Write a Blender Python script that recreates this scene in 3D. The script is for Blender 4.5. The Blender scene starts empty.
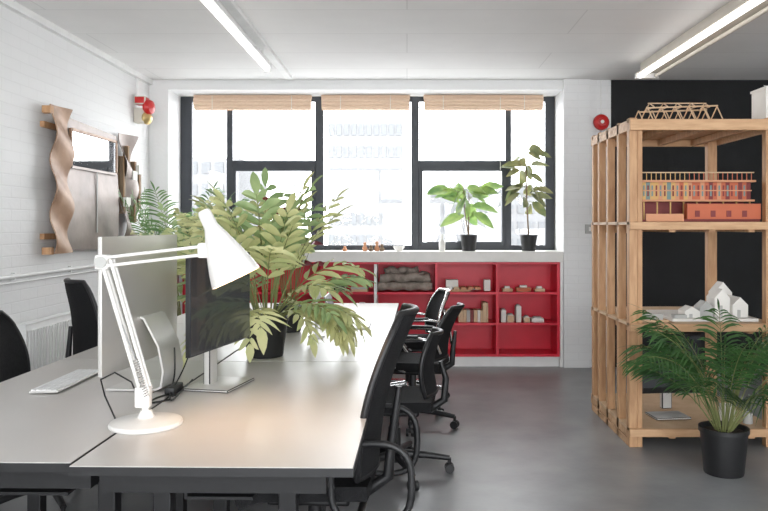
import bpy, bmesh, math, random
from mathutils import Vector, Matrix, Euler
random.seed(11)
V=Vector
PI=math.pi
# ---------------------------------------------------------------- materials
def nt(name):
    m=bpy.data.materials.new(name); m.use_nodes=True
    t=m.node_tree; p=t.nodes['Principled BSDF']; return m,t,p
def mat(name,col,rough=0.5,metal=0.0,col2=None,scale=8,bump=0.0,bscale=None,stretch=(1,1,1),emis=None,es=0,spec=None,coat=0):
    m,t,p=nt(name)
    p.inputs['Base Color'].default_value=(*col,1)
    p.inputs['Roughness'].default_value=rough
    p.inputs['Metallic'].default_value=metal
    if spec is not None: p.inputs['Specular IOR Level'].default_value=spec
    if coat: p.inputs['Coat Weight'].default_value=coat
    if emis:
        p.inputs['Emission Color'].default_value=(*emis,1); p.inputs['Emission Strength'].default_value=es
    tc=t.nodes.new('ShaderNodeTexCoord'); mp=t.nodes.new('ShaderNodeMapping')
    mp.inputs['Scale'].default_value=stretch
    t.links.new(tc.outputs['Object'],mp.inputs['Vector'])
    n=t.nodes.new('ShaderNodeTexNoise'); n.inputs['Scale'].default_value=scale; n.inputs['Detail'].default_value=6
    t.links.new(mp.outputs[0],n.inputs['Vector'])
    if col2 is None: col2=tuple(c*0.93 for c in col)
    r=t.nodes.new('ShaderNodeValToRGB')
    r.color_ramp.elements[0].position=.35; r.color_ramp.elements[1].position=.65
    r.color_ramp.elements[0].color=(*col2,1); r.color_ramp.elements[1].color=(*col,1)
    t.links.new(n.outputs['Fac'],r.inputs['Fac']); t.links.new(r.outputs[0],p.inputs['Base Color'])
    if bump:
        n2=t.nodes.new('ShaderNodeTexNoise'); n2.inputs['Scale'].default_value=bscale or scale*3
        t.links.new(mp.outputs[0],n2.inputs['Vector'])
        b=t.nodes.new('ShaderNodeBump'); b.inputs['Strength'].default_value=bump; b.inputs['Distance'].default_value=.01
        t.links.new(n2.outputs['Fac'],b.inputs['Height']); t.links.new(b.outputs[0],p.inputs['Normal'])
    return m
def leafmat(name,c1,c2,scale=9):
    m=mat(name,c1,.45,0,c2,scale)
    t=m.node_tree; p=t.nodes['Principled BSDF']; o=t.nodes['Material Output']
    tr=t.nodes.new('ShaderNodeBsdfTranslucent'); mx=t.nodes.new('ShaderNodeMixShader'); mx.inputs[0].default_value=.35
    ramp=[n for n in t.nodes if n.type=='VALTORGB'][0]
    t.links.new(ramp.outputs[0],tr.inputs['Color'])
    t.links.new(p.outputs[0],mx.inputs[1]); t.links.new(tr.outputs[0],mx.inputs[2]); t.links.new(mx.outputs[0],o.inputs['Surface'])
    return m
def brickwall():
    m,t,p=nt('white_painted_brick')
    p.inputs['Roughness'].default_value=.6
    tc=t.nodes.new('ShaderNodeTexCoord'); s=t.nodes.new('ShaderNodeSeparateXYZ'); c=t.nodes.new('ShaderNodeCombineXYZ')
    t.links.new(tc.outputs['Object'],s.inputs[0])
    ad=t.nodes.new('ShaderNodeMath'); ad.operation='ADD'
    t.links.new(s.outputs['X'],ad.inputs[0]); t.links.new(s.outputs['Y'],ad.inputs[1])
    t.links.new(ad.outputs[0],c.inputs['X']); t.links.new(s.outputs['Z'],c.inputs['Y'])
    b=t.nodes.new('ShaderNodeTexBrick')
    b.inputs['Scale'].default_value=1; b.inputs['Brick Width'].default_value=.225; b.inputs['Row Height'].default_value=.075
    b.inputs['Mortar Size'].default_value=.005; b.inputs['Mortar Smooth'].default_value=.9
    b.inputs['Color1'].default_value=(.76,.76,.76,1); b.inputs['Color2'].default_value=(.745,.745,.745,1); b.inputs['Mortar'].default_value=(.71,.71,.71,1)
    t.links.new(c.outputs[0],b.inputs['Vector']); t.links.new(b.outputs['Color'],p.inputs['Base Color'])
    n=t.nodes.new('ShaderNodeTexNoise'); n.inputs['Scale'].default_value=25; t.links.new(c.outputs[0],n.inputs['Vector'])
    mm=t.nodes.new('ShaderNodeMath'); mm.operation='MULTIPLY_ADD'; mm.inputs[1].default_value=-1
    t.links.new(b.outputs['Fac'],mm.inputs[0]); t.links.new(n.outputs['Fac'],mm.inputs[2])
    bp=t.nodes.new('ShaderNodeBump'); bp.inputs['Strength'].default_value=.26; bp.inputs['Distance'].default_value=.006
    t.links.new(mm.outputs[0],bp.inputs['Height']); t.links.new(bp.outputs[0],p.inputs['Normal'])
    return m
def ceilmat():
    m,t,p=nt('ceiling_painted_concrete'); p.inputs['Roughness'].default_value=.7
    tc=t.nodes.new('ShaderNodeTexCoord')
    b=t.nodes.new('ShaderNodeTexBrick'); b.inputs['Scale'].default_value=1; b.inputs['Brick Width'].default_value=2.4; b.inputs['Row Height'].default_value=.62
    b.inputs['Mortar Size'].default_value=.008; b.inputs['Mortar Smooth'].default_value=1
    b.inputs['Color1'].default_value=(.85,.84,.83,1); b.inputs['Color2'].default_value=(.83,.82,.81,1); b.inputs['Mortar'].default_value=(.70,.69,.68,1)
    t.links.new(tc.outputs['Object'],b.inputs['Vector'])
    n=t.nodes.new('ShaderNodeTexNoise'); n.inputs['Scale'].default_value=3; n.inputs['Detail'].default_value=6
    t.links.new(tc.outputs['Object'],n.inputs['Vector'])
    mx=t.nodes.new('ShaderNodeMix'); mx.data_type='RGBA'; mx.blend_type='MULTIPLY'; mx.inputs[0].default_value=.10
    t.links.new(b.outputs['Color'],mx.inputs[6]); t.links.new(n.outputs['Fac'],mx.inputs[7]); t.links.new(mx.outputs[2],p.inputs['Base Color'])
    return m
def glassmat():
    m=bpy.data.materials.new('window_glass'); m.use_nodes=True; t=m.node_tree; t.nodes.clear()
    o=t.nodes.new('ShaderNodeOutputMaterial'); a=t.nodes.new('ShaderNodeBsdfTransparent'); g=t.nodes.new('ShaderNodeBsdfGlossy'); g.inputs['Roughness'].default_value=.02
    mx=t.nodes.new('ShaderNodeMixShader'); mx.inputs[0].default_value=.05
    t.links.new(a.outputs[0],mx.inputs[1]); t.links.new(g.outputs[0],mx.inputs[2]); t.links.new(mx.outputs[0],o.inputs[0]); return m

M={}
M['brick']=brickwall(); M['ceil']=ceilmat(); M['glass']=glassmat()
M['plaster']=mat('white_plaster',(.80,.80,.80),.6,0,(.77,.77,.77),2,.15,40)
M['blackwall']=mat('black_painted_wall',(.006,.0065,.007),.8,0,(.008,.009,.010),3,.2,40)
M['floor']=mat('polished_concrete_floor',(.25,.252,.255),.34,0,(.175,.178,.182),2.6,.06,30)
M['frame']=mat('dark_window_frame',(.028,.033,.042),.45)
M['white']=mat('white_paint',(.82,.82,.81),.4)
M['whitegloss']=mat('white_enamel',(.80,.785,.755),.28)
M['sill']=mat('cream_sill',(.74,.72,.69),.4)
M['red']=mat('red_lacquer',(.72,.010,.040),.4,0,(.64,.008,.034),3)
M['blind']=mat('bamboo_blind',(.84,.63,.47),.7,0,(.72,.52,.38),30,.3,60,(1,1,12))
M['desk']=mat('desk_laminate',(.58,.555,.53),.32,0,(.55,.525,.50),2)
M['black']=mat('black_plastic',(.010,.010,.011),.45)
M['blackmetal']=mat('black_powdercoat',(.008,.008,.009),.6)
M['mesh']=mat('black_mesh_fabric',(.008,.008,.009),.85,0,(.012,.012,.013),60,.4,200,spec=.25)
M['alu2']=mat('aluminium_painted',(.66,.65,.63),.35,.35,(.64,.63,.61),5)
M['aluback']=mat('brushed_aluminium',(.72,.70,.67),.40,.6,(.68,.66,.63),3)
M['chrome']=mat('chrome',(.75,.75,.75),.15,1)
M['screen']=mat('dark_screen',(.045,.05,.058),.2,0,(.04,.043,.05),3,coat=.6)
M['key']=mat('keyboard_white',(.85,.85,.85),.5)
M['pine']=mat('pine_timber',(.55,.325,.17),.6,0,(.42,.225,.11),6,.1,20,(6,6,1))
M['pinelight']=mat('pine_timber_light',(.60,.375,.21),.6,0,(.48,.28,.145),6,.1,20,(1,6,6))
M['birch']=mat('birch_ply',(.62,.44,.28),.6,0,(.52,.35,.21),8)
M['cream']=mat('model_card_white',(.78,.76,.72),.7)
M['grey']=mat('model_grey',(.45,.45,.43),.7)
M['cloth']=mat('grey_roll_fabric',(.34,.29,.25),.9,0,(.20,.165,.14),20,.4,50)
M['orange']=mat('terracotta_card',(.50,.12,.05),.6)
M['maroon']=mat('maroon_card',(.20,.03,.028),.6)
M['yellow']=mat('ochre_card',(.60,.36,.12),.6)
M['peach']=mat('peach_card',(.58,.27,.14),.6)
M['teal']=mat('teal_card',(.16,.24,.23),.6)
M['copper']=mat('aged_metal_sheet',(.25,.20,.175),.42,.3,(.17,.135,.12),5,.35,9)
M['copperwarm']=mat('twisted_timber_strip',(.42,.27,.18),.5,.15,(.27,.155,.095),6,.3,14)
M['mirror']=mat('mirror_glass',(.9,.9,.9),.04,1)
M['bellred']=mat('alarm_red',(.55,.015,.015),.35)
M['brass']=mat('brass',(.55,.40,.18),.35,.7)
M['pot']=mat('black_pot',(.012,.012,.013),.5)
M['soil']=mat('soil',(.05,.035,.025),.95,0,(.03,.02,.015),30,.5,60)
M['stem']=mat('plant_stem',(.20,.22,.08),.6)
M['wood']=mat('plant_wood_stem',(.22,.15,.09),.7)
M['fern']=leafmat('blue_fern_leaf',(.40,.50,.24),(.24,.35,.15),7)
M['fern2']=leafmat('yellow_fern_leaf',(.68,.66,.34),(.48,.53,.24),7)
M['redleaf']=leafmat('burgundy_leaf',(.25,.03,.04),(.12,.02,.03),9)
M['palm']=leafmat('palm_leaf',(.075,.18,.05),(.03,.085,.025),6)
M['palm2']=leafmat('kentia_leaf',(.20,.34,.13),(.12,.23,.08),6)
M['ficus']=leafmat('ficus_leaf',(.34,.46,.14),(.10,.20,.06),9)
M['ficus2']=leafmat('ficus_olive_leaf',(.27,.25,.11),(.11,.14,.06),9)
M['tube']=mat('fluorescent_tube',(.9,.9,.9),.4,emis=(1,.98,.96),es=2.4)
M['bulb']=mat('warm_bulb',(1,.8,.5),.4,emis=(1,.62,.28),es=8)
M['beige']=mat('beige_fitting',(.62,.57,.50),.5)
M['screenbrown']=mat('cable_black',(.01,.01,.01),.5)
M['bld']=mat('facade_concrete',(.155,.157,.16),.9,spec=.1)
M['bldwin']=mat('facade_windows',(.125,.13,.135),.9,spec=.1)
M['ground']=mat('pavement',(.5,.5,.5),.9)

# ---------------------------------------------------------------- builder
class B:
    def __init__(s,name): s.name=name; s.bm=bmesh.new(); s.mats=[]
    def mi(s,k):
        if k not in s.mats: s.mats.append(k)
        return s.mats.index(k)
    def box(s,c,size,k,rot=(0,0,0),bevel=0,seg=2):
        Mx=Matrix.Translation(V(c))@Euler(rot).to_matrix().to_4x4()@Matrix.Diagonal((*size,1))
        r=bmesh.ops.create_cube(s.bm,size=1,matrix=Mx)
        fs=set(f for v in r['verts'] for f in v.link_faces); i=s.mi(k)
        for f in fs: f.material_index=i
        if bevel:
            es=list(set(e for v in r['verts'] for e in v.link_edges))
            bmesh.ops.bevel(s.bm,geom=es,offset=bevel,segments=seg,affect='EDGES',profile=.5)
    def bb(s,x0,x1,y0,y1,z0,z1,k,bevel=0):
        s.box(((x0+x1)/2,(y0+y1)/2,(z0+z1)/2),(abs(x1-x0),abs(y1-y0),abs(z1-z0)),k,bevel=bevel)
    def beam(s,p1,p2,w,h,k):
        p1=V(p1);p2=V(p2);d=p2-p1; q=d.to_track_quat('X','Z')
        Mx=Matrix.Translation((p1+p2)/2)@q.to_matrix().to_4x4()@Matrix.Diagonal((d.length,w,h,1))
        r=bmesh.ops.create_cube(s.bm,size=1,matrix=Mx); i=s.mi(k)
        for f in set(f for v in r['verts'] for f in v.link_faces): f.material_index=i
    def tube(s,pts,r,k,n=8,closed=False,caps=True):
        pts=[V(p) for p in pts]; N=len(pts); i=s.mi(k); rings=[]
        rs=r if isinstance(r,(list,tuple)) else [r]*N
        up=None
        for j,p in enumerate(pts):
            if closed: t=(pts[(j+1)%N]-pts[j-1])
            else: t=(pts[min(j+1,N-1)]-pts[max(j-1,0)])
            if t.length<1e-9: t=V((0,0,1))
            t.normalize()
            if up is None:
                a=V((0,0,1)) if abs(t.z)<.9 else V((1,0,0))
                up=(a-t*a.dot(t)).normalized()
            else:
                up=(up-t*up.dot(t))
                if up.length<1e-6: up=t.orthogonal()
                up.normalize()
            sd=t.cross(up)
            rings.append([s.bm.verts.new(p+(up*math.cos(2*PI*q/n)+sd*math.sin(2*PI*q/n))*rs[j]) for q in range(n)])
        M_=N if closed else N-1
        for j in range(M_):
            a=rings[j];b=rings[(j+1)%N]
            for q in range(n):
                f=s.bm.faces.new((a[q],a[(q+1)%n],b[(q+1)%n],b[q])); f.material_index=i
        if caps and not closed:
            for rr in (rings[0],rings[-1]):
                f=s.bm.faces.new(rr); f.material_index=i
    def cyl(s,p1,p2,r,k,n=16,r2=None):
        s.tube([p1,p2],[r,r if r2 is None else r2],k,n)
    def lathe(s,prof,k,origin=(0,0,0),axis=(0,0,1),n=28):
        q=V(axis).normalized().to_track_quat('Z','Y').to_matrix(); o=V(origin); i=s.mi(k); rings=[]
        for (r,z) in prof:
            if r<1e-6: rings.append([s.bm.verts.new(o+q@V((0,0,z)))])
            else: rings.append([s.bm.verts.new(o+q@V((r*math.cos(2*PI*a/n),r*math.sin(2*PI*a/n),z))) for a in range(n)])
        for j in range(len(rings)-1):
            a,b=rings[j],rings[j+1]
            for x in range(n):
                y=(x+1)%n
                if len(a)==1 and len(b)==1: continue
                if len(a)==1: f=s.bm.faces.new((a[0],b[x],b[y]))
                elif len(b)==1: f=s.bm.faces.new((a[x],a[y],b[0]))
                else: f=s.bm.faces.new((a[x],a[y],b[y],b[x]))
                f.material_index=i
    def sphere(s,c,r,k,sc=(1,1,1),u=16,v=10):
        Mx=Matrix.Translation(V(c))@Matrix.Diagonal((*sc,1))
        rr=bmesh.ops.create_uvsphere(s.bm,u_segments=u,v_segments=v,radius=r,matrix=Mx); i=s.mi(k)
        for f in set(f for x in rr['verts'] for f in x.link_faces): f.material_index=i
    def surf(s,fn,nu,nv,k,th=0):
        i=s.mi(k)
        P=[[V(fn(a/nu,b/nv)) for b in range(nv+1)] for a in range(nu+1)]
        def nrm(a,b):
            du=P[min(a+1,nu)][b]-P[max(a-1,0)][b]; dv=P[a][min(b+1,nv)]-P[a][max(b-1,0)]
            return du.cross(dv).normalized()
        A=[[s.bm.verts.new(P[a][b]+(nrm(a,b)*th/2 if th else V())) for b in range(nv+1)] for a in range(nu+1)]
        for a in range(nu):
            for b in range(nv):
                s.bm.faces.new((A[a][b],A[a+1][b],A[a+1][b+1],A[a][b+1])).material_index=i
        if th:
            C=[[s.bm.verts.new(P[a][b]-nrm(a,b)*th/2) for b in range(nv+1)] for a in range(nu+1)]
            for a in range(nu):
                for b in range(nv):
                    s.bm.faces.new((C[a][b+1],C[a+1][b+1],C[a+1][b],C[a][b])).material_index=i
            for a in range(nu):
                s.bm.faces.new((A[a+1][0],A[a][0],C[a][0],C[a+1][0])).material_index=i
                s.bm.faces.new((A[a][nv],A[a+1][nv],C[a+1][nv],C[a][nv])).material_index=i
            for b in range(nv):
                s.bm.faces.new((A[0][b],A[0][b+1],C[0][b+1],C[0][b])).material_index=i
                s.bm.faces.new((A[nu][b+1],A[nu][b],C[nu][b],C[nu][b+1])).material_index=i
    def face(s,pts,k):
        f=s.bm.faces.new([s.bm.verts.new(V(p)) for p in pts]); f.material_index=s.mi(k)
    def blade(s,base,d,side,L,w,k,droop=.2,fold=.12,lean_=0):
        d=V(d).normalized(); side=V(side).normalized(); up=side.cross(d).normalized()
        if up.z<0: up=-up
        i=s.mi(k); sh=[(0,.16),(.25,.85),(.5,1),(.78,.66),(1,.03)]; prev=None
        for t,ww in sh:
            c=V(base)+d*L*t-V((0,0,1))*droop*L*t*t
            h=ww*w/2
            row=[s.bm.verts.new(c-side*h+up*h*fold*2),s.bm.verts.new(c),s.bm.verts.new(c+side*h+up*h*fold*2)]
            if prev:
                for q in range(2):
                    s.bm.faces.new((prev[q],prev[q+1],row[q+1],row[q])).material_index=i
            prev=row
    def frond(s,base,az,el,L,droop,n,ll,lw,k,stalk=.2,ang=35,kst='stem',rr=.003,lobe_droop=.2,shape=.6,tip=.6):
        N=12; p=V(base); e=el; pts=[p.copy()]; dirs=[]
        for j in range(N):
            d=V((math.cos(e)*math.cos(az),math.cos(e)*math.sin(az),math.sin(e)))
            p=p+d*L/N; pts.append(p.copy()); dirs.append(d); e-=droop/N*(.4+1.2*j/N)
        dirs.append(dirs[-1])
        s.tube(pts,[rr*(1-.7*j/N) for j in range(N+1)],kst,4)
        side=V((-math.sin(az),math.cos(az),0)); a=math.radians(ang)
        tw=random.uniform(-.35,.35)
        for j in range(n):
            t=stalk+(1-stalk)*(j+.5)/n; f=t*N; q=min(int(f),N-1); c=pts[q].lerp(pts[q+1],f-q); d=dirs[q]
            u=(j+.5)/n; l=ll*(math.sin(PI*min(1,(.12+.86*u)))**shape)
            up=side.cross(d).normalized()
            for sg in (-1,1):
                sdir=(side*math.cos(tw)+up*math.sin(tw))*sg
                aa=a*random.uniform(.8,1.25)
                ld=sdir*math.cos(aa)+d*math.sin(aa)
                s.blade(c,ld,d,l*random.uniform(.85,1.1),lw,k,lobe_droop,random.uniform(.05,.3))
        s.blade(pts[-1]-dirs[-1]*.01,dirs[-1],side,ll*tip,lw,k,.2)
    def clamp(s,axis,lo=None,hi=None):
        for v in s.bm.verts:
            if lo is not None and v.co[axis]<lo: v.co[axis]=lo+(lo-v.co[axis])*.02
            if hi is not None and v.co[axis]>hi: v.co[axis]=hi-(v.co[axis]-hi)*.05
    def finish(s,loc=(0,0,0),rotz=0,ang=38,smooth=True):
        me=bpy.data.meshes.new(s.name)
        s.bm.to_mesh(me); s.bm.free()
        for k in s.mats: me.materials.append(M[k])
        if smooth:
            for p in me.polygons: p.use_smooth=True
            me.set_sharp_from_angle(angle=math.radians(ang))
        o=bpy.data.objects.new(s.name,me); bpy.context.scene.collection.objects.link(o)
        o.location=loc; o.rotation_euler=(0,0,rotz); return o

XL,XR,YB,YF,ZC=-2.54,4.2,7.36,-2.6,2.83
OX0,OX1=-2.354,1.537
# ---------------------------------------------------------------- room
b=B('floor'); b.bb(XL-.1,XR+.1,YF-.1,7.9,-.1,0,'floor'); b.finish(smooth=False)
b=B('ceiling'); b.bb(XL-.1,XR+.1,YF-.1,7.9,ZC,ZC+.1,'ceil'); b.finish(smooth=False)
b=B('wall_left'); b.bb(XL-.1,XL,YF-.1,7.9,0,ZC,'brick'); b.finish(smooth=False)
b=B('wall_right'); b.bb(XR,XR+.1,YF-.1,7.9,0,ZC,'plaster'); b.finish(smooth=False)
b=B('wall_back')
b.bb(XL,OX0,YB,7.9,0,ZC,'plaster')
b.bb(OX1,1.80,YB-.04,7.9,0,ZC,'brick')
b.bb(1.80,2.01,YB,7.9,0,ZC,'brick')
b.bb(2.01,XR,YB,7.9,0,ZC,'blackwall')
b.bb(OX0,OX1,YB,7.9,2.735,ZC,'plaster')
b.bb(OX0,OX1,7.72,7.9,0,1.14,'plaster')
b.finish(smooth=False)
b=B('wall_front')
b.bb(XL,-2.4,YF-.1,YF,0,ZC,'plaster'); b.bb(4.1,XR,YF-.1,YF,0,ZC,'plaster')
b.bb(-2.4,4.1,YF-.1,YF,0,.3,'plaster'); b.bb(-2.4,4.1,YF-.1,YF,2.78,ZC,'plaster')  # unseen wall, opening kept nearly full size to let in fill light
b.finish(smooth=False)
b=B('baseboard_left'); b.bb(XL,XL+.015,YF,YB,0,.09,'white'); b.finish(smooth=False)
b=B('trim_1'); b.bb(XL,XL+.035,YF,YB,ZC-.05,ZC,'white'); b.finish(smooth=False)
b=B('trim_2')
b.cyl((XL+.018,YF,1.07),(XL+.018,YB,1.07),.014,'white',10)
b.cyl((XL+.012,4.2,1.03),(XL+.012,YB,1.03),.007,'white',8)
y=3.2
while y<7.3:
    b.box((XL+.012,y,1.07),(.024,.02,.05),'white'); y+=.8
b.finish()

def window(name,y0,y1,xs,z0,z1,transom,sashes):
    b=B(name); yc=(y0+y1)/2
    for (a,c) in xs: b.bb(a,c,y0,y1,z0,z1,'frame',.004)
    X0=xs[0][0];X1=xs[-1][1]
    b.bb(X0,X1,y0+.002,y1-.002,z0,z0+.05,'frame'); b.bb(X0,X1,y0+.002,y1-.002,z1-.05,z1,'frame')
    for j in range(len(xs)-1):
        a=xs[j][1]; c=xs[j+1][0]
        b.bb(a,c,yc-.004,yc+.004,z0+.05,z1-.05,'glass')
        if j in sashes:
            b.bb(a,c,y0+.004,y1-.004,transom-.035,transom+.035,'frame')
            w=.04; yy=y0-.015
            b.bb(a,a+w,yy,y0+.03,z0+.05,transom-.035,'frame',.003); b.bb(c-w,c,yy,y0+.03,z0+.05,transom-.035,'frame',.003)
            b.bb(a+w,c-w,yy+.002,y0+.03,z0+.05,z0+.085,'frame'); b.bb(a+w,c-w,yy+.002,y0+.03,transom-.075,transom-.035,'frame')
            b.box(((a+c)/2,yy-.015,z0+.085),(.1,.02,.02),'frame',bevel=.003)
    return b.finish(smooth=False)
window('window_1',7.76,7.82,[(OX0,-2.235),(-1.875,-1.815),(-.955,-.87),(.045,.125),(1.025,1.085),(1.44,OX1)],1.14,2.735,2.035,(1,3))
window('fill_window',YF-.08,YF-.02,[(-2.4,-2.33),(-.7,-.63),(.85,.92),(2.3,2.37),(4.03,4.1)],.3,2.78,2.0,(1,))  # added window behind the camera, out of view, brightens the room

for (a,c) in ((-2.19,-.98),(-.88,.03),(.17,1.40)):
    b=B('bamboo_blind')
    b.bb(a,c,7.66,7.70,2.695,2.733,'blind',.003)
    x0,x1=a+.005,c-.005
    for kx in range(3):
        b.lathe([(0,0),(.024,0),(.024,x1-x0),(0,x1-x0)],'blind',(x0,7.66+.010*(kx-1),2.675-.033*kx),(1,0,0),12)
    for xx in (a+.2,c-.2):
        b.cyl((xx,7.625,2.72),(xx,7.625,2.57),.003,'cream',6)
        b.sphere((xx,7.625,2.565),.007,'cream',u=8,v=6)
    b.bb(x0,x1,7.685,7.69,2.58,2.72,'blind')
    b.finish()
b=B('blind_pull_cord')
b.cyl((.95,7.60,2.70),(.95,7.60,1.85),.003,'cream',6); b.cyl((.95,7.60,1.85),(.95,7.60,1.79),.008,'cream',8,.005)
b.finish()

b=B('trim_3'); b.bb(OX0,OX1,7.335,7.76,1.035,1.14,'sill',.004); b.finish(smooth=False)
b=B('red_bookcase')
xs=[1.495-.602*i for i in range(7)]
xl=xs[-1]-.2
yb0,yb1=7.37,7.715
b.bb(xl,1.53,7.39,yb1,0,.1,'white')
b.bb(xl,1.53,yb1-.015,yb1,.1,1.035,'red')
b.bb(xl,1.53,yb0,yb1-.015,.1,.125,'red'); b.bb(xl,1.53,yb0,yb1-.015,1.012,1.035,'red')
for i,x in enumerate(xs):
    k='red' if i!=3 else 'white'
    b.bb(x-.014,x+.014,yb0-.002,yb1-.015,.124,1.013,k)
b.bb(1.509,1.535,7.345,yb1,0,1.035,'white')
for z in (.42,.725):
    for i in range(6):
        b.bb(xs[i+1]+.013,xs[i]-.013,yb0+.004,yb1-.015,z-.011,z+.011,'red')
b.finish(smooth=False)
def shelf_item(fn,name):
    b=B(name); fn(b); return b.finish()
def rolls(b):
    zz=.738
    for (x,y,z,r,l) in ((-.29,7.44,.05,.046,.54),(-.28,7.55,.05,.046,.5),(-.27,7.46,.135,.05,.50),(-.25,7.62,.05,.045,.48),(-.2,7.56,.14,.05,.42),(-.22,7.50,.205,.038,.33)):
        n=14; pts=[V((x+l*t/n,y+.010*math.sin(t*1.7+x*9),zz+z+.010*math.sin(t*1.1+y*30)*(z>.06))) for t in range(n+1)]
        b.tube(pts,[r*(.88+.12*math.sin(t*1.6+z*50+y*20)) for t in range(n+1)],'cloth',12)
shelf_item(rolls,'rolled_fabric_bundle')
def woods(b):
    for i in range(9):
        x=.40+random.uniform(0,.20); L=random.uniform(.1,.25)
        b.box((x+.03,7.42+.03*i,.738+.012),(L,.024,.022),random.choice(['birch','pinelight','cream']))
    for i in range(5):
        b.box((.42+.07*i,7.46,.738+.024+.012),(.05,.2,.022),random.choice(['birch','peach','cream']))
    b.box((.45,7.5,.738+.075),(.12,.12,.08),'cream'); b.box((.8,7.5,.738+.06),(.06,.12,.11),'cream')
shelf_item(woods,'timber_offcuts')
def models(b):
    for (x,w,h,k) in ((.96,.05,.12,'cream'),(1.03,.07,.07,'birch'),(1.11,.05,.16,'cream'),(1.19,.06,.05,'birch'),(1.30,.12,.04,'cream')):
        b.box((x,7.47,.433+h/2),(w,.12,h),k,bevel=.003)
        b.box((x,7.47,.433+h+.006),(w*.6,.08,.012),'grey')
shelf_item(models,'card_massing_models')
def models2(b):
    for (x,w,h,k) in ((1.0,.10,.03,'birch'),(1.16,.14,.04,'orange'),(1.32,.1,.03,'birch')):
        b.box((x,7.47,.738+h/2),(w,.12,h),k,bevel=.003); b.box((x,7.47,.738+h+.01),(w*.5,.06,.02),'cream')
shelf_item(models2,'timber_block_models')
def books(b):
    x=.36
    while x<.8:
        w=random.uniform(.012,.035); h=random.uniform(.12,.22)
        if x<.42 or x>.5:
            b.box((x+w/2,7.5,.433+h/2 if h>.17 else .433+.06),(w,.15,h if h>.17 else .12),random.choice(['birch','grey','cream','maroon','black']))
        x+=w+.003
shelf_item(books,'row_of_books')
def stack(b):
    for i in range(5): b.box((-.47,7.5,.738+.012+.024*i),(.16-.01*i,.2,.022),random.choice(['birch','orange','cream','grey']),rot=(0,0,random.uniform(-.2,.2)))
    b.box((-.68,7.5,.738+.06),(.14,.14,.12),'black',bevel=.01)
    b.box((-.68,7.5,.738+.13),(.10,.1,.02),'birch',bevel=.003)
shelf_item(stack,'stacked_books')
def misc(b):
    b.lathe([(0,0),(.05,0),(.06,.06),(.055,.14),(.03,.17),(.03,.19),(0,.19)],'cream',(-.45,7.5,.433))
    b.box((-.62,7.5,.433+.05),(.14,.14,.1),'birch',bevel=.004)
shelf_item(misc,'ceramic_vase_and_boxes')

def potted_ficus(name,x,y,z,h,leaves,kl,potr,poth,spread,lsize,seed,splay=.25):
    random.seed(seed)
    b=B(name)
    b.lathe([(0,0),(potr*.78,0),(potr*.8,.01),(potr,poth-.015),(potr*1.05,poth-.015),(potr*1.05,poth),(potr*.93,poth),(potr*.93,poth-.02),(0,poth-.02)],'pot',(0,0,0))
    b.lathe([(potr*.92,poth-.015),(0,poth-.01)],'soil')
    stems=[]
    for sidx in range(2):
        az=random.uniform(0,6.28); pts=[]
        for t in range(9):
            u=t/8; pts.append(V((math.cos(az)*splay*.4*u*(1+.2*math.sin(5*u)),math.sin(az)*splay*.2*u,poth-.02+(h-poth)*u*(1-.12*sidx))))
        b.tube(pts,[.008*(1-.6*t/8) for t in range(9)],'wood',6); stems.append(pts)
    for j in range(leaves):
        st=random.choice(stems); u=random.uniform(.35,1); f=u*8; q=min(int(f),7); c=st[q].lerp(st[q+1],f-q)
        az=j*2.4+random.uniform(-.4,.4); el=random.uniform(.0,.9)
        d=V((math.cos(az)*math.cos(el),math.sin(az)*math.cos(el)*.5,math.sin(el)))
        e=c+d*random.uniform(.04,spread)
        b.tube([c,c.lerp(e,.5)+V((0,0,.01)),e],.0025,'stem',5)
        el2=random.uniform(-.6,.6); d2=V((math.cos(az)*math.cos(el2),math.sin(az)*math.cos(el2)*.5,math.sin(el2)))
        side=V((-math.sin(az)*.5,math.cos(az),random.choice([-1,1])*random.uniform(.5,1.2)))
        side=(side-d2.normalized()*side.dot(d2.normalized())).normalized()
        L=lsize*random.uniform(.8,1.2)
        b.blade(e,d2,side,L,L*.58,kl,.25)
    b.clamp(1,None,.15)
    return b.finish((x,y,z),ang=60)
potted_ficus('potted_rubber_plant',.62,7.49,1.141,.66,19,'ficus',.085,.16,.15,.23,5)
potted_ficus('potted_fiddle_leaf_fig',1.22,7.49,1.141,.98,28,'ficus2',.085,.16,.11,.19,9,.1)
b=B('glass_bottle')
b.lathe([(0,0),(.03,0),(.032,.02),(.032,.09),(.012,.12),(.012,.15),(.014,.15),(.014,.165),(0,.165)],'whitegloss',(.35,7.45,1.141)); b.finish()
b=B('wooden_figurines')
for i,(x,h) in enumerate(((-.42,.09),(-.36,.06),(-.30,.1),(-.25,.07),(-.62,.05))):
    b.lathe([(0,0),(.022,0),(.026,h*.3),(.012,h*.6),(.016,h*.8),(.012,h*.95),(0,h)],'wood' if i%2 else 'peach',(x,7.45,1.141),n=12)
b.finish()
b=B('white_bowl')
b.lathe([(0,0),(.03,0),(.055,.035),(.06,.05),(.055,.05),(.03,.01),(0,.01)],'whitegloss',(-.08,7.46,1.141)); b.finish()

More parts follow.
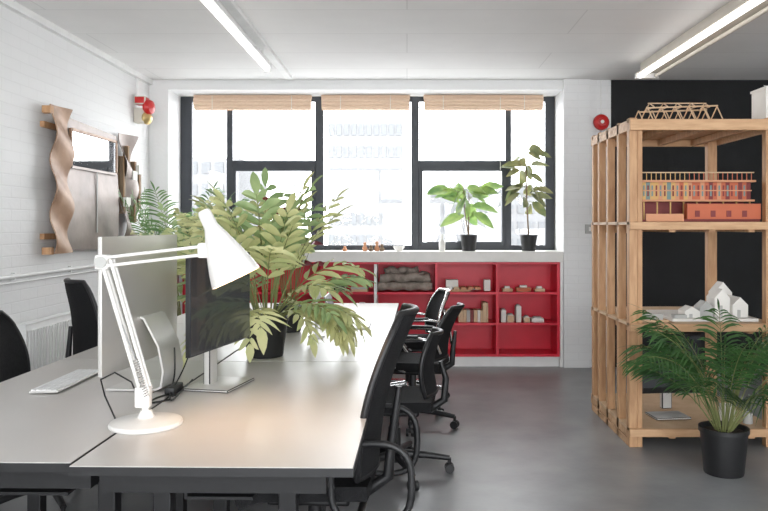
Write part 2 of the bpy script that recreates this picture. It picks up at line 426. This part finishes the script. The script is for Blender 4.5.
b=B('fire_alarm_bell')
b.box((XL+.05,6.98,2.42),(.10,.10,.14),'beige',bevel=.01)
b.lathe([(0,0),(.06,0),(.075,.03),(.06,.06),(.02,.075),(0,.08)],'bellred',(XL+.10,6.98,2.50),(1,-.2,0))
b.box((XL+.06,6.98,2.56),(.11,.12,.08),'bellred',bevel=.012)
b.lathe([(0,0),(.06,0),(.062,.02),(.03,.05),(0,.055)],'brass',(XL+.10,6.98,2.40),(1,-.4,0))
b.tube([(XL+.02,6.98,2.60),(XL+.02,6.98,ZC-.055)],.01,'white',8)
b.finish()
b=B('fire_alarm_sounder')
b.lathe([(0,0),(.075,0),(.08,.02),(.072,.04),(.04,.055),(.038,.065),(0,.07)],'bellred',(1.91,YB,2.41),(0,-1,0))
b.lathe([(0,.066),(.02,.066),(.0,.08)],'whitegloss',(1.91,YB,2.41),(0,-1,0))
b.cyl((1.91,YB-.008,2.34),(1.91,YB-.008,.1),.006,'grey',6)
b.cyl((1.91,YB-.008,2.48),(1.91,YB-.008,ZC),.006,'white',6)
b.finish()
b=B('light_switch')
b.box((1.79,YB-.05,1.36),(.09,.02,.09),'grey',bevel=.004); b.box((1.79,YB-.062,1.36),(.025,.008,.04),'whitegloss',rot=(.1,0,0)); b.finish()

b=B('fluorescent_light')
b.bb(-1.16,-1.10,3.9,7.15,ZC-.035,ZC,'white')
b.bb(-1.18,-1.13,3.9,6.2,2.71,2.75,'white',.006)
b.cyl((-1.155,3.95,2.685),(-1.155,6.15,2.685),.02,'tube',12)
for y in (3.93,6.18): b.box((-1.155,y,2.70),(.06,.045,.075),'white',bevel=.005)
for y in (4.3,5.9): b.cyl((-1.145,y,2.74),(-1.135,y,ZC),.008,'white',8)
b.finish()
b=B('fluorescent_light')
b.bb(2.06,2.15,3.6,6.6,2.74,ZC,'beige',.006)
b.bb(2.02,2.19,3.6,6.58,2.725,2.74,'beige')
b.cyl((2.03,3.65,2.70),(2.03,6.5,2.70),.022,'tube',12)
b.cyl((2.17,3.65,2.70),(2.17,6.5,2.70),.016,'beige',12)
for y in (3.62,6.54): b.box((2.10,y,2.705),(.20,.05,.05),'white',bevel=.005)
b.finish()

# ---------------------------------------------------------------- wall art
b=B('timber_and_metal_wall_relief')
x=XL+.003
b.bb(x,x+.03,5.16,6.42,1.30,1.34,'pine'); b.bb(x,x+.03,5.16,6.42,2.08,2.12,'pine')
b.surf(lambda u,v:(x+.055+.012*math.sin(v*5)*u,5.42+u*.98,1.22+v*.97-.03*u),14,12,'copper',.006)
b.bb(x+.068,x+.075,5.50,6.30,1.84,2.09,'mirror')
b.box((x+.07,5.91,1.828),(.02,.86,.02),'copper'); b.box((x+.07,5.91,2.105),(.02,.86,.02),'copperwarm')
b.box((x+.07,5.48,1.97),(.02,.02,.28),'copperwarm'); b.box((x+.07,6.33,1.97),(.02,.02,.28),'copperwarm')
b.bb(x+.066,x+.072,5.94,5.955,1.34,1.82,'grey')
def tw(u,v):
    z=1.20+v*1.04; a=v*17
    w=.13
    return (x+.085+.024*math.sin(a+u*2.6),5.31+(u-.5)*2*w+.012*math.cos(a),z)
b.surf(tw,12,60,'copperwarm',.008)
def tw2(u,v):
    z=1.30+v*.90; a=v*11
    return (x+.07+.035*math.sin(a+u*3),6.62+(u-.5)*.28+.04*math.cos(a),z)
b.surf(tw2,8,30,'copper',.006)
for (y,z,h) in ((6.52,1.75,.5),(6.62,1.95,.3),(6.78,1.7,.55),(6.9,1.72,.35)):
    b.box((x+.05,y,z),(.05,.05,h),'wood',bevel=.004)
for (y,z) in ((6.5,1.6),(6.66,1.84),(6.8,1.9)): b.box((x+.1,y,z),(.03,.1,.08),'cream')
b.box((x+.05,5.17,2.2),(.06,.05,.05),'pine'); b.box((x+.05,5.17,1.22),(.06,.05,.05),'pine')
b.finish(ang=60)

b=B('radiator'); XW=XL+.004
b.bb(XL+.04,XL+.055,4.75,5.85,.14,.76,'white',.003); b.bb(XL+.10,XL+.115,4.75,5.85,.14,.76,'white',.003)
y=4.78
while y<5.83: b.bb(XL+.115,XL+.123,y,y+.022,.18,.72,'white'); y+=.04
b.bb(XL+.035,XL+.12,4.745,4.755,.13,.77,'white'); b.bb(XL+.035,XL+.12,5.845,5.855,.13,.77,'white')
b.bb(XL+.04,XL+.118,4.75,5.85,.755,.765,'white')
b.cyl((XL+.08,4.8,0),(XL+.08,4.8,.15),.01,'white'); b.cyl((XL+.08,5.8,0),(XL+.08,5.8,.15),.01,'white')
b.bb(XW,XL+.04,4.9,4.94,.2,.7,'white'); b.bb(XW,XL+.04,5.6,5.64,.2,.7,'white')
b.finish()

# ---------------------------------------------------------------- desks
ZD=.73
def desk(x0,x1,y0,y1):
    b=B('office_desk')
    g=.003
    b.bb(x0+g,x1-g,y0+g,y1-g,ZD-.026,ZD-.002,'black')
    b.bb(x0+g+.002,x1-g-.002,y0+g+.002,y1-g-.002,ZD-.002,ZD,'desk')
    zf=ZD-.027
    zb=zf-.045
    left=x0<-1.2
    xi=x1-.1 if left else x0+.1
    xo=x0+.07 if left else x1-.27
    for y in (y0+.20,y1-.14):
        b.bb(x0+.02,x1-.10 if not left else x1-.02,y-.03,y+.03,zb-.06,zb,'blackmetal')
        for xx in (x0+.12,(x0+x1)/2,x1-.16): b.bb(xx-.02,xx+.02,y-.02,y+.02,zb-.001,zf+.001,'blackmetal')
    for xx in (xi,(x0+x1)/2): b.bb(xx-.025,xx+.025,y0+.2,y1-.14,zb-.06,zb-.001,'blackmetal')
    for y in (y0+.50,y1-.36):
        b.bb(xo-.03,xo+.03,y-.03,y+.03,.0,zf,'blackmetal',.004)
        b.bb(xi-.03,xi+.03,y-.03,y+.03,.0,zf,'blackmetal',.004)
    a,c=min(xi,xo),max(xi,xo)
    b.bb(a+.1,c-.1,y0+.4,y1-.4,zf-.21,zf-.20,'blackmetal')
    b.bb(a+.1,a+.11,y0+.4,y1-.4,zf-.21,zf-.10,'blackmetal')
    o=b.finish(smooth=False)
    pv=V((-.943,2.07,0)); o.matrix_world=Matrix.Translation(pv)@Matrix.Rotation(-.018,4,'Z')@Matrix.Translation(-pv)
    return o
ys=[2.07,3.67,5.05,6.42]
for i in range(3):
    desk(-.943,-.145,ys[i],ys[i+1]); desk(-1.755,-.945,ys[i]+.03,ys[i+1]+(.03 if i<2 else 0))

# ---------------------------------------------------------------- screens
def monitor(name,p_near,p_far,z0,h,face_left,chin,kfront='screen'):
    a=V((*p_near,0)); c=V((*p_far,0)); d=(c-a); L=d.length; d.normalize()
    nrm=V((d.y,-d.x,0))
    if face_left: nrm=-nrm
    mid=(a+c)/2
    b=B(name)
    rz=math.atan2(d.y,d.x)
    sg=-1 if (Matrix.Rotation(rz,3,'Z')@V((0,1,0))).dot(nrm)<0 else 1
    def sh(u,v):
        X=(u-.5)*L; Z=z0+v*h
        bul=.035*(1-abs(2*u-1)**2.5)*(1-abs(2*v-1)**2.5)
        return (X,-sg*(.012+bul),Z)
    b.surf(sh,24,18,'aluback' if chin else 'black',.003)
    b.box((0,-sg*.004,z0+h/2),(L,.016,h),'alu2' if chin else 'black',bevel=.003)
    b.box((0,sg*.0045,z0+h/2+(.03 if chin else 0)),(L-.012,.003,h-.012-(.06 if chin else 0)),kfront)
    zc=z0+h*.38
    w=.19
    if not chin:
        b.box((0,-sg*.05,(ZD+.002+z0+h*.4)/2),(.07,.03,z0+h*.4-ZD-.004),'alu2',bevel=.004)
        b.box((0,-sg*.01,ZD+.007),(.26,.20,.010),'alu2',bevel=.003)
        b.box((0,-sg*.04,z0+h*.4),(.12,.03,.12),'black',bevel=.004)
    else:
        prof=[(-.035,zc),(-.06,zc-.01),(-.12,zc-.12),(-.14,zc-.22),(-.13,ZD+.02),(-.10,ZD+.009),(.10,ZD+.006)]
        prof=[(y*sg,z) for y,z in prof]
        n=len(prof)-1
        def st(u,v):
            f=v*n; q=min(int(f),n-1); t=f-q
            y=prof[q][0]*(1-t)+prof[q+1][0]*t; z=prof[q][1]*(1-t)+prof[q+1][1]*t
            return ((u-.5)*w,y,z)
        b.surf(st,2,n*4,'alu2',.008)
    return b.finish((mid.x,mid.y,0),rz)
monitor('desktop_computer',(-1.14,2.76),(-1.066,3.42),.836,.52,True,True)
monitor('computer_monitor',(-.83,2.84),(-.715,3.38),.893,.385,False,False)
b=B('keyboard')
b.box((0,0,.006),(.115,.43,.010),'alu2',rot=(0,-.03,0),bevel=.003)
for i in range(5):
    for j in range(14):
        b.box((-.042+i*.021,-.198+j*.0305,.0125),(.0175,.027,.004),'key',rot=(0,-.03,0))
b.finish((-1.44,3.17,ZD+.003),smooth=False)

# lamp
b=B('desk_lamp')
o=V((-.873,2.5,ZD+.001))
b.lathe([(0,0),(.118,0),(.120,.006),(.116,.014),(.09,.021),(.03,.028),(.022,.04),(.018,.05),(0,.05)],'whitegloss',o,n=40)
J0=V((-.893,2.5,.86)); J1=V((-1.017,2.5,1.276)); J2=V((-.68,2.5,1.315))
b.cyl(o+V((0,0,.04)),V((-.878,2.5,.80)),.012,'whitegloss')
b.box((-.883,2.5,.825),(.05,.034,.07),'whitegloss',bevel=.006)
u=(J1-J0).normalized(); pr=V((u.z,0,-u.x))
for s_ in (-1,1):
    b.cyl(J0+V((0,s_*.014,0)),J1+V((0,s_*.014,0)),.0065,'whitegloss',10)
    b.cyl(J0+pr*.032+V((0,s_*.014,-.02)),J1+pr*.030+V((0,s_*.014,0)),.0055,'whitegloss',10)
def spring(p,q,r,turns,k):
    p=V(p);q=V(q);d=q-p; t=d.normalized(); a=t.orthogonal().normalized(); c=t.cross(a); N=turns*8
    b.tube([p+d*i/N+(a*math.cos(2*PI*i/8)+c*math.sin(2*PI*i/8))*r for i in range(N+1)],.0016,k,4)
for s_ in (-1,1):
    spring(J0+V((.03,s_*.024,-.03)),J0+V((.03,s_*.024,-.03))+u*.13,.009,16,'chrome')
    b.cyl(J0+V((.03,s_*.024,-.03))+u*.13,J0+V((.02,s_*.024,-.03))+u*.25,.002,'chrome',5)
b.box(J1,(.045,.045,.05),'whitegloss',bevel=.008)
b.lathe([(0,-.028),(.02,-.028),(.02,.028),(0,.028)],'grey',J1,(0,1,0),20)
for s_ in (-1,1):
    b.cyl(J1+V((0,s_*.012,.014)),J2+V((0,s_*.012,.014)),.0055,'whitegloss',10)
    b.cyl(J1+V((0,s_*.012,-.014)),J2+V((0,s_*.012,-.014)),.0055,'whitegloss',10)
b.box(J2,(.035,.04,.05),'whitegloss',bevel=.006)
ap=V((-.682,2.5,1.448)); rim=V((-.572,2.5,1.222)); ax=(rim-ap).normalized(); Ls=(rim-ap).length
b.cyl(J2,ap.lerp(rim,.42),.012,'whitegloss')
b.lathe([(0,0),(.018,.0),(.022,.01),(.024,.06),(.030,.075),(.040,.10),(.052,.135),(.064,.17),(.076,.21),(.086,Ls),(.084,Ls),(.073,.21),(.060,.17),(.048,.135),(.03,.085),(0,.075)],'whitegloss',ap,ax,40)
b.sphere(ap+ax*(Ls-.09),.022,'bulb')
b.tube([V((-.98,2.52,.735)),V((-1.02,2.6,.735)),V((-1.06,2.62,.80)),V((-1.05,2.56,.87)),V((-.99,2.53,.90)),V((-.93,2.52,.87)),V((-.91,2.515,.83))],.003,'screenbrown',6)
b.finish()
ld=bpy.data.lights.new('desk_lamp_bulb','SPOT'); ld.energy=7; ld.color=(1,.62,.34); ld.shadow_soft_size=.03; ld.spot_size=math.radians(150); ld.spot_blend=.8
lo=bpy.data.objects.new('desk_lamp_light',ld); bpy.context.scene.collection.objects.link(lo); lo.location=ap+ax*(Ls-.05); lo.rotation_euler=ax.to_track_quat('-Z','Y').to_euler()

b=B('computer_cables')
def cable(pts,r=.003):
    P=[V(p) for p in pts]; out=[]
    for i in range(len(P)-1):
        p0=P[max(i-1,0)];p1=P[i];p2=P[i+1];p3=P[min(i+2,len(P)-1)]
        for j in range(6):
            t=j/6; out.append(.5*((2*p1)+(-p0+p2)*t+(2*p0-5*p1+4*p2-p3)*t*t+(-p0+3*p1-3*p2+p3)*t**3))
    out.append(P[-1]); b.tube(out,r,'screenbrown',6)
cable([(-.885,3.1,.92),(-.91,3.05,.82),(-.93,2.95,.738),(-.90,2.9,.738),(-.90,3.0,.738),(-.92,3.2,.738)])
cable([(-.95,3.05,.90),(-.94,3.02,.80),(-.92,2.9,.738),(-.89,2.82,.738),(-.89,2.88,.738),(-.91,3.1,.74)],.0035)
cable([(-.92,2.95,.738),(-.96,2.85,.738),(-.95,2.78,.738),(-.90,2.83,.738)],.004)
b.box((-.93,2.98,ZD+.017),(.04,.12,.03),'black',bevel=.005)
b.finish()

# ---------------------------------------------------------------- desk plants
def pot(b,r,h,k='pot'):
    b.lathe([(0,0),(r*.78,0),(r*.8,.008),(r,h-.02),(r*1.05,h-.02),(r*1.05,h),(r*.93,h),(r*.92,h-.025),(0,h-.02)],k)
    b.lathe([(r*.91,h-.022),(0,h-.012)],'soil')
random.seed(21)
b=B('potted_blue_star_fern'); pot(b,.115,.20)
for i in range(44):
    az=i*2.399+random.uniform(-.2,.2)
    el=[1.5,1.2,1.0,.7,1.38,.40][i%6]+random.uniform(-.12,.12)
    L=random.uniform(.46,.60)*(1.32 if el>1.1 else 1.12)
    dr=random.uniform(.4,1.15) if el>1.1 else random.uniform(.9,1.8)
    if math.sin(az)<-.2: L*=.88
    b.frond((.05*math.cos(az),.05*math.sin(az),.18),az,el,L,dr,6,random.uniform(.12,.19),random.uniform(.036,.052),'fern' if i%3==0 else 'fern2',stalk=.42,ang=40,rr=.004,lobe_droop=.22,tip=.9)
for i in range(12):
    az=-.5+random.uniform(-1.4,1.2)
    b.frond((.05*math.cos(az),.05*math.sin(az),.18),az,.55,random.uniform(.42,.56),2.1,6,.13,.042,'fern2',stalk=.35,ang=38,rr=.0035)
for v in b.bm.verts:
    if v.co.z<.004 and v.co.xy.length>.12: v.co.z=.004+abs(v.co.z)*.03
b.clamp(0,-.54,.56)
b.clamp(1,-.40,.5)
b.finish((-.725,3.82,ZD+.001),ang=60)
random.seed(5)
b=B('potted_red_leaf_plant'); pot(b,.09,.17)
for i in range(26):
    az=i*2.4; h=random.uniform(.25,.68); rr=random.uniform(.02,.17)
    c=V((.03*math.cos(az),.03*math.sin(az),.15)); e=V((rr*math.cos(az),rr*math.sin(az),.17+h)); b.tube([c,c.lerp(e,.5)+V((0,0,.03)),e],.002,'stem',4)
    for q in range(3):
        a2=az+q*2.1; b.blade(e,(math.cos(a2),math.sin(a2),.15),(-math.sin(a2),math.cos(a2),.6),.10,.055,'redleaf' if i%3 else 'fern')
b.finish((-.74,4.70,ZD+.001),ang=60)
random.seed(8)
b=B('potted_fern'); pot(b,.10,.18)
for i in range(28):
    az=i*2.399; b.frond((.03*math.cos(az),.03*math.sin(az),.16),az,random.uniform(.9,1.45),random.uniform(.5,.84),random.uniform(.6,1.2),8,.12,.034,'fern2' if i%2 else 'fern',stalk=.35,ang=35)
b.clamp(0,-.4,.22); b.clamp(1,-.18,.4)
b.finish((-1.24,4.58,ZD+.001),ang=60)
b=B('globe_table_lamp')
b.lathe([(0,0),(.05,0),(.05,.012),(.01,.02),(.008,.21),(.02,.225),(.02,.235),(0,.235)],'whitegloss',(0,0,0))
b.sphere((0,0,.275),.048,'whitegloss'); b.finish((-.54,4.46,ZD+.001))
b=B('laptop'); b.box((0,0,.008),(.23,.32,.014),'alu2',bevel=.004); b.box((-.14,0,.11),(.012,.32,.21),'black',rot=(0,-.3,0),bevel=.004); b.finish((-.36,4.95,ZD+.001),ang=30)

random.seed(3)
b=B('potted_kentia_palm')
b.lathe([(0,0),(.13,0),(.17,.32),(.18,.32),(.18,.34),(.16,.34),(.155,.3),(0,.3)],'pot')
for i in range(14):
    az=i*2.399+.4; b.frond((.02*math.cos(az),.02*math.sin(az),.3),az,random.uniform(1.3,1.52),random.uniform(1.25,1.55),random.uniform(.5,1.1),18,.24,.018,'palm2',stalk=.62,ang=45,rr=.006,lobe_droop=.35,shape=.45)
b.clamp(0,-.36,None); b.clamp(1,None,.5)
b.finish((-2.00,6.7,0),ang=60)
# ---------------------------------------------------------------- chairs
def chair(name,loc,rot,top=1.07,zs=.47,backw=.44,kframe='black',mesh='mesh',arms='loop',base_rot=0,lean=.15):
    b=B(name)
    def seat(u,v):
        X=-.22+u*.46; Y=(v-.5)*.46
        e=1-((2*v-1)**6)*.25
        return (X,Y*(1-.12*(1-u)),zs-.03*max(0,(u-.75)/.25)**2-.012*(1-(2*v-1)**2)+.008*(1-e))
    b.surf(seat,12,12,mesh,.05)
    b.box((0,0,zs-.05),(.30,.30,.03),'black',bevel=.01)
    zb=zs+.05
    def bk(u,v):
        hh=zb+v*(top-zb); w=backw*(.82+.25*math.sin(PI*min(1,v*.9+.1)))*(1-.25*max(0,(v-.85)/.15)**2)
        Y=(u-.5)*w
        X=-.235-lean*v+.035*math.sin(PI*v)*1.0-.0+.05*(2*u-1)**2
        return (X,Y,hh)
    b.surf(bk,10,14,mesh,.018)
    per=[bk(0,v/14) for v in range(15)]+[bk(u/10,1) for u in range(1,10)]+[bk(1,1-v/14) for v in range(15)]+[bk(1-u/10,0) for u in range(1,10)]
    b.tube(per,.013,kframe,8,closed=True)
    b.tube([(-.02,0,zs-.06),(-.2,0,zs-.055),(-.28,0,zs+.0),(-.29,0,zs+.12),(-.235-lean*.5-.01,0,(zb+top)/2)],[.025,.025,.022,.018,.012],kframe,8)
    b.cyl((0,0,.10),(0,0,zs-.05),.026,kframe); b.cyl((0,0,.09),(0,0,.26),.035,'black')
    b.cyl((0,0,.07),(0,0,.13),.045,kframe)
    for i in range(5):
        a=base_rot+i*2*PI/5; c,s_=math.cos(a),math.sin(a)
        b.tube([(c*.03,s_*.03,.11),(c*.18,s_*.18,.10),(c*.31,s_*.31,.082)],[.026,.02,.015],kframe,8)
        p=V((c*.31,s_*.31,0)); t=V((-s_,c,0)); b.cyl(p+V((0,0,.05)),p+V((0,0,.085)),.010,'black')
        for sg in (-1,1):
            b.cyl(p+t*sg*.010+V((0,0,.028)),p+t*sg*.026+V((0,0,.028)),.027,'black',14)
        b.box(p+V((0,0,.042)),(.03,.03,.026),'black',rot=(0,0,a),bevel=.004)
    if arms=='loop':
        for sg in (-1,1):
            y=sg*.265; P=[]
            for i in range(28):
                a=2*PI*i/28; ca,sa=math.cos(a),math.sin(a)
                P.append((-.24+.14*math.copysign(abs(ca)**.7,ca),y,zs+.06+.14*math.copysign(abs(sa)**.7,sa)))
            b.tube(P,.013,kframe,8,closed=True)
            b.cyl((-.2,sg*.12,zs-.05),(-.2,y,zs-.05),.013,kframe,8)
    elif arms=='metal':
        for sg in (-1,1):
            y=sg*.25
            b.tube([(-.24,sg*.2,zs+.10),(-.22,y,zs+.18),(-.1,y,zs+.20),(.1,y,zs+.20),(.16,y,zs+.17),(.15,y,zs+.08),(.08,y*.9,zs-.0),(.02,y*.6,zs-.045)],.011,'chrome',8)
            b.box((0,y,zs+.212),(.2,.04,.016),'black',bevel=.006)
    return b.finish(loc,rot,ang=50)
chair('office_chair',(-.35,2.84,0),PI-.05,1.08,.45,.44,base_rot=.3)
chair('office_chair',(-.07,4.22,0),PI-.1,.80,.42,.38,arms=None,base_rot=-PI+.12,lean=.03)
chair('office_chair',(.04,5.25,0),PI-.25,.84,.44,.40,kframe='black',arms='metal',base_rot=.5,lean=.12)
chair('office_chair',(.02,6.10,0),PI+.2,.86,.45,.40,kframe='chrome',arms='metal',base_rot=.1,lean=.1)
chair('office_chair',(-1.84,4.72,0),.75,1.06,.46,.42,arms=None,base_rot=.2,lean=.06)
chair('office_chair',(-1.79,3.74,0),.12,.95,.45,.44,arms=None,base_rot=.2,lean=.1)

# ---------------------------------------------------------------- timber rack
b=B('timber_shelving_rack')
X0,X1,Y0,Y1=1.40,2.33,4.70,5.66; T=2.075; pw=.05
for y,ww in ((Y0,.06),(Y0+.24,.045),(Y0+.50,.045),(Y0+.74,.045),(Y1-.05,.05)):
    b.bb(X0,X0+pw,y,y+ww,0,T,'pine',.003)
for y in (Y0,Y1-.05):
    b.bb(X1-.07,X1,y,y+.055,0,T,'pine',.003)
b.bb(X0+pw+.002,X0+pw+.034,Y0+.005,Y0+.05,0,T-.03,'pine',.003)
b.bb(X0,X0+pw,Y0+.06,Y1-.05,0,.045,'pinelight',.002)
levels=[.10,.76,1.40,T-.03]
for i,z in enumerate(levels):
    zt=z
    b.bb(X0+pw+.0,X0+pw+.025,Y0+.05,Y1-.05,zt-.055,zt,'pinelight',.002)
    if i in (0,3): b.bb(X0,X0+pw,Y0+.06,Y1-.05,zt-.045,zt,'pinelight')
    hh=.07 if i==3 else .05
    b.bb(X0-.003,X1+.02,Y0-.022,Y0,zt-hh+.02,zt+.02,'pinelight',.003)
    b.bb(X0,X1+.02,Y1,Y1+.022,zt-.05,zt+.0,'pinelight',.003)
    b.bb(X1,X1+.02,Y0,Y1,zt-.045,zt,'pinelight',.002)
    b.bb(X0+.0,X1,Y0,Y1+.02,zt+.001,zt+.02,'birch' if i<3 else 'pinelight')
    for j in range(3):
        xx=X0+.25+.25*j; b.bb(xx,xx+.04,Y0,Y1,zt-.045,zt-.001,'pine')
b.finish(smooth=False)
b=B('timber_truss_model')
zb=T-.009+.002; y0,y1=4.90,5.08
xa,xb=1.53,2.08; n=6
for y in (y0,y1):
    b.beam((xa,y,zb+.008),(xb,y,zb+.008),.01,.010,'birch')
    b.beam((xa+.04,y,zb+.10),(xb-.04,y,zb+.115),.009,.009,'birch')
    for i in range(n):
        u0=xa+(xb-xa)*i/n; u1=xa+(xb-xa)*(i+1)/n; um=(u0+u1)/2
        b.beam((u0,y,zb+.01),(um,y,zb+.11),.006,.006,'pinelight'); b.beam((um,y,zb+.11),(u1,y,zb+.01),.006,.006,'birch')
for i in range(n+1):
    u=xa+(xb-xa)*i/n; b.beam((u,y0,zb+.01),(u,y1,zb+.01),.007,.007,'birch')
    if 0<i<n:
        b.beam((u,y0,zb+.108),(u,y1,zb+.108),.006,.006,'birch')
        b.beam((u,y0,zb+.108),(u,(y0+y1)/2,zb+.145),.006,.006,'birch'); b.beam((u,(y0+y1)/2,zb+.145),(u,y1,zb+.108),.006,.006,'birch')
b.beam((xa+.08,(y0+y1)/2,zb+.145),(xb-.08,(y0+y1)/2,zb+.145),.007,.007,'birch')
b.finish(smooth=False)
b=B('white_card_model'); zz=T-.009+.003
b.bb(2.285,2.345,4.75,4.95,zz,zz+.2,'cream'); b.face([(2.285,4.75,zz+.2),(2.345,4.75,zz+.2),(2.315,4.85,zz+.24)],'cream'); b.bb(2.28,2.35,4.74,4.96,zz+.2,zz+.215,'cream')
b.finish(smooth=False)
random.seed(4)
b=B('architectural_facade_model'); z=1.4215
b.bb(1.50,2.25,4.76,5.10,z,z+.014,'maroon')
b.bb(1.53,2.22,4.92,5.08,z+.014,z+.13,'maroon')
for q in range(9):
    xx=1.53+.0855*q; b.bb(xx,xx+.008,4.83,4.838,z+.014,z+.13,'yellow')
b.bb(1.51,2.235,4.80,5.09,z+.13,z+.142,'peach')
grad=['yellow','teal','yellow','yellow','peach','yellow','teal','yellow','peach','orange','yellow','peach','orange','orange','peach','orange','maroon','orange','peach','orange','maroon','orange','orange','maroon','orange','maroon']
w=(2.225-1.52)/len(grad)
for q,k in enumerate(grad):
    xx=1.52+w*q
    b.bb(xx,xx+w,4.835,4.845,z+.142,z+.255,k)
    b.bb(xx+w*.3,xx+w*.7,4.8335,4.836,z+.165,z+.235,'maroon' if q%2 else 'teal')
for zz in (.198,): b.bb(1.515,2.23,4.828,4.836,z+zz,z+zz+.007,'peach')
b.bb(1.52,2.225,4.85,5.07,z+.142,z+.255,'peach')
b.bb(1.50,2.245,4.80,5.10,z+.255,z+.268,'peach')
for q in range(24): b.bb(1.51+.0307*q,1.514+.0307*q,4.806,4.81,z+.268,z+.315,'yellow' if q<10 else 'orange')
b.bb(1.505,2.235,4.805,4.811,z+.313,z+.32,'birch')
b.bb(1.78,2.25,4.745,4.80,z+.014,z+.115,'orange',.002)
for q in range(4): b.bb(1.83+.1*q,1.86+.1*q,4.742,4.746,z+.03,z+.07,'maroon')
b.bb(1.52,1.76,4.745,4.755,z+.0,z+.05,'peach')
b.finish(smooth=False)
b=B('white_house_models'); z=.7815
b.bb(1.70,2.25,4.78,5.30,z,z+.018,'cream')
def house(x,y,w,d,h,r,k):
    zz=z+.018
    b.bb(x,x+w,y,y+d,zz,zz+h,k)
    m=x+w/2
    b.face([(x,y,zz+h),(x+w,y,zz+h),(m,y,zz+h+r)],k); b.face([(x,y+d,zz+h),(m,y+d,zz+h+r),(x+w,y+d,zz+h)],k)
    b.face([(x,y,zz+h),(m,y,zz+h+r),(m,y+d,zz+h+r),(x,y+d,zz+h)],k); b.face([(x+w,y,zz+h),(x+w,y+d,zz+h),(m,y+d,zz+h+r),(m,y,zz+h+r)],k)
    b.bb(x+w*.3,x+w*.5,y-.003,y,zz+.0,zz+h*.6,'grey')
house(2.02,4.9,.10,.14,.12,.06,'cream'); house(2.12,4.86,.10,.2,.08,.05,'cream'); house(1.92,4.9,.09,.1,.06,.04,'grey')
house(1.80,4.84,.10,.12,.04,.03,'cream'); house(2.10,5.1,.12,.1,.14,.07,'cream')
b.bb(1.72,1.80,4.80,4.86,z+.018,z+.04,'grey')
b.finish(smooth=False)
b=B('model_tray'); z=.7815
b.bb(1.46,1.67,4.76,5.2,z,z+.012,'birch'); 
for q in range(6): b.beam((1.47+.03*q,4.8,z+.02),(1.5+.025*q,5.1,z+.02),.008,.012,'pinelight')
b.bb(1.48,1.64,4.78,4.80,z+.012,z+.05,'grey')
b.finish(smooth=False)
b=B('computer_monitor'); z=.1215
b.box((0,0,.36),(.46,.03,.40),'black',bevel=.006); b.box((0,-.017,.37),(.43,.004,.34),'screen')
b.box((0,.03,.2),(.07,.04,.30),'alu2',bevel=.006); b.box((0,0,.008),(.24,.18,.014),'alu2',bevel=.004)
b.finish((1.74,4.98,z),.12)
b=B('paint_tins')
for (x,y,r,h,k) in ((2.1,4.9,.05,.1,'cream'),(2.2,4.82,.03,.07,'grey')):
    b.lathe([(0,0),(r,0),(r,h),(r*.9,h),(r*.9,h-.006),(0,h-.006)],k,(x,y,.1215))
b.finish()
random.seed(14)
b=B('potted_areca_palm')
b.lathe([(0,0),(.105,0),(.108,.01),(.128,.235),(.136,.235),(.136,.26),(.122,.26),(.118,.23),(0,.23)],'pot')
b.lathe([(.117,.235),(0,.24)],'soil')
for i in range(32):
    az=i*2.399; el=random.uniform(.9,1.5)
    L=random.uniform(.64,1.0)
    if math.cos(az)<-.3 or math.sin(az)>.5: L*=.85
    b.frond((.03*math.cos(az),.03*math.sin(az),.22),az,el,L,random.uniform(.8,1.6),17,.24,.0135,'palm',stalk=.40,ang=50,rr=.0045,lobe_droop=.5,shape=.5)
b.clamp(1,None,.43); b.clamp(0,-.56,None)
b.finish((1.79,4.22,0),ang=60)

# ---------------------------------------------------------------- outside
b=B('street_ground'); b.bb(-60,60,8.5,90,-9,-8.9,'ground'); b.finish(smooth=False)
def bld(x0,x1,y,z1,nf,nc,name='office_building'):
    b=B(name); b.bb(x0,x1,y,y+8,-8.9,z1,'bld')
    for i in range(nf):
        z=-8+(z1+8)*(i+.3)/nf; h=(z1+8)/nf*.5
        for j in range(nc):
            xx=x0+(x1-x0)*(j+.2)/nc; w=(x1-x0)/nc*.6
            b.bb(xx,xx+w,y-.05,y,z,z+h,'bldwin')
    b.finish(smooth=False)
bld(-3.6,-.2,34,6.2,14,10); bld(1.5,9,48,4.0,11,11); bld(-16,-9,40,5,11,10)

# ---------------------------------------------------------------- light
w=bpy.data.worlds.new('World'); bpy.context.scene.world=w; w.use_nodes=True
bg=w.node_tree.nodes['Background']; bg.inputs[0].default_value=(.95,.975,1,1); bg.inputs[1].default_value=7.5
def portal(loc,rot,sx,sy):
    l=bpy.data.lights.new('window_portal','AREA'); l.shape='RECTANGLE'; l.size=sx; l.size_y=sy; l.cycles.is_portal=True
    o=bpy.data.objects.new('window_portal',l); o.location=loc; o.rotation_euler=rot; bpy.context.scene.collection.objects.link(o)
portal(((OX0+OX1)/2,7.88,1.94),(-PI/2,0,0),OX1-OX0,1.6)
portal((.85,YF-.09,1.54),(PI/2,0,0),6.5,2.48)
sc=bpy.context.scene
cd=bpy.data.cameras.new('camera'); cam=bpy.data.objects.new('camera',cd); sc.collection.objects.link(cam)
cam.location=(0,0,1.4); cam.rotation_euler=(PI/2,0,0); cd.lens=35; cd.sensor_width=36; cd.clip_start=.05; cd.clip_end=300
cd.shift_x=-23/768; cd.shift_y=-30.5/768
sc.camera=cam
sc.view_settings.view_transform='Standard'
sc.view_settings.exposure=.40
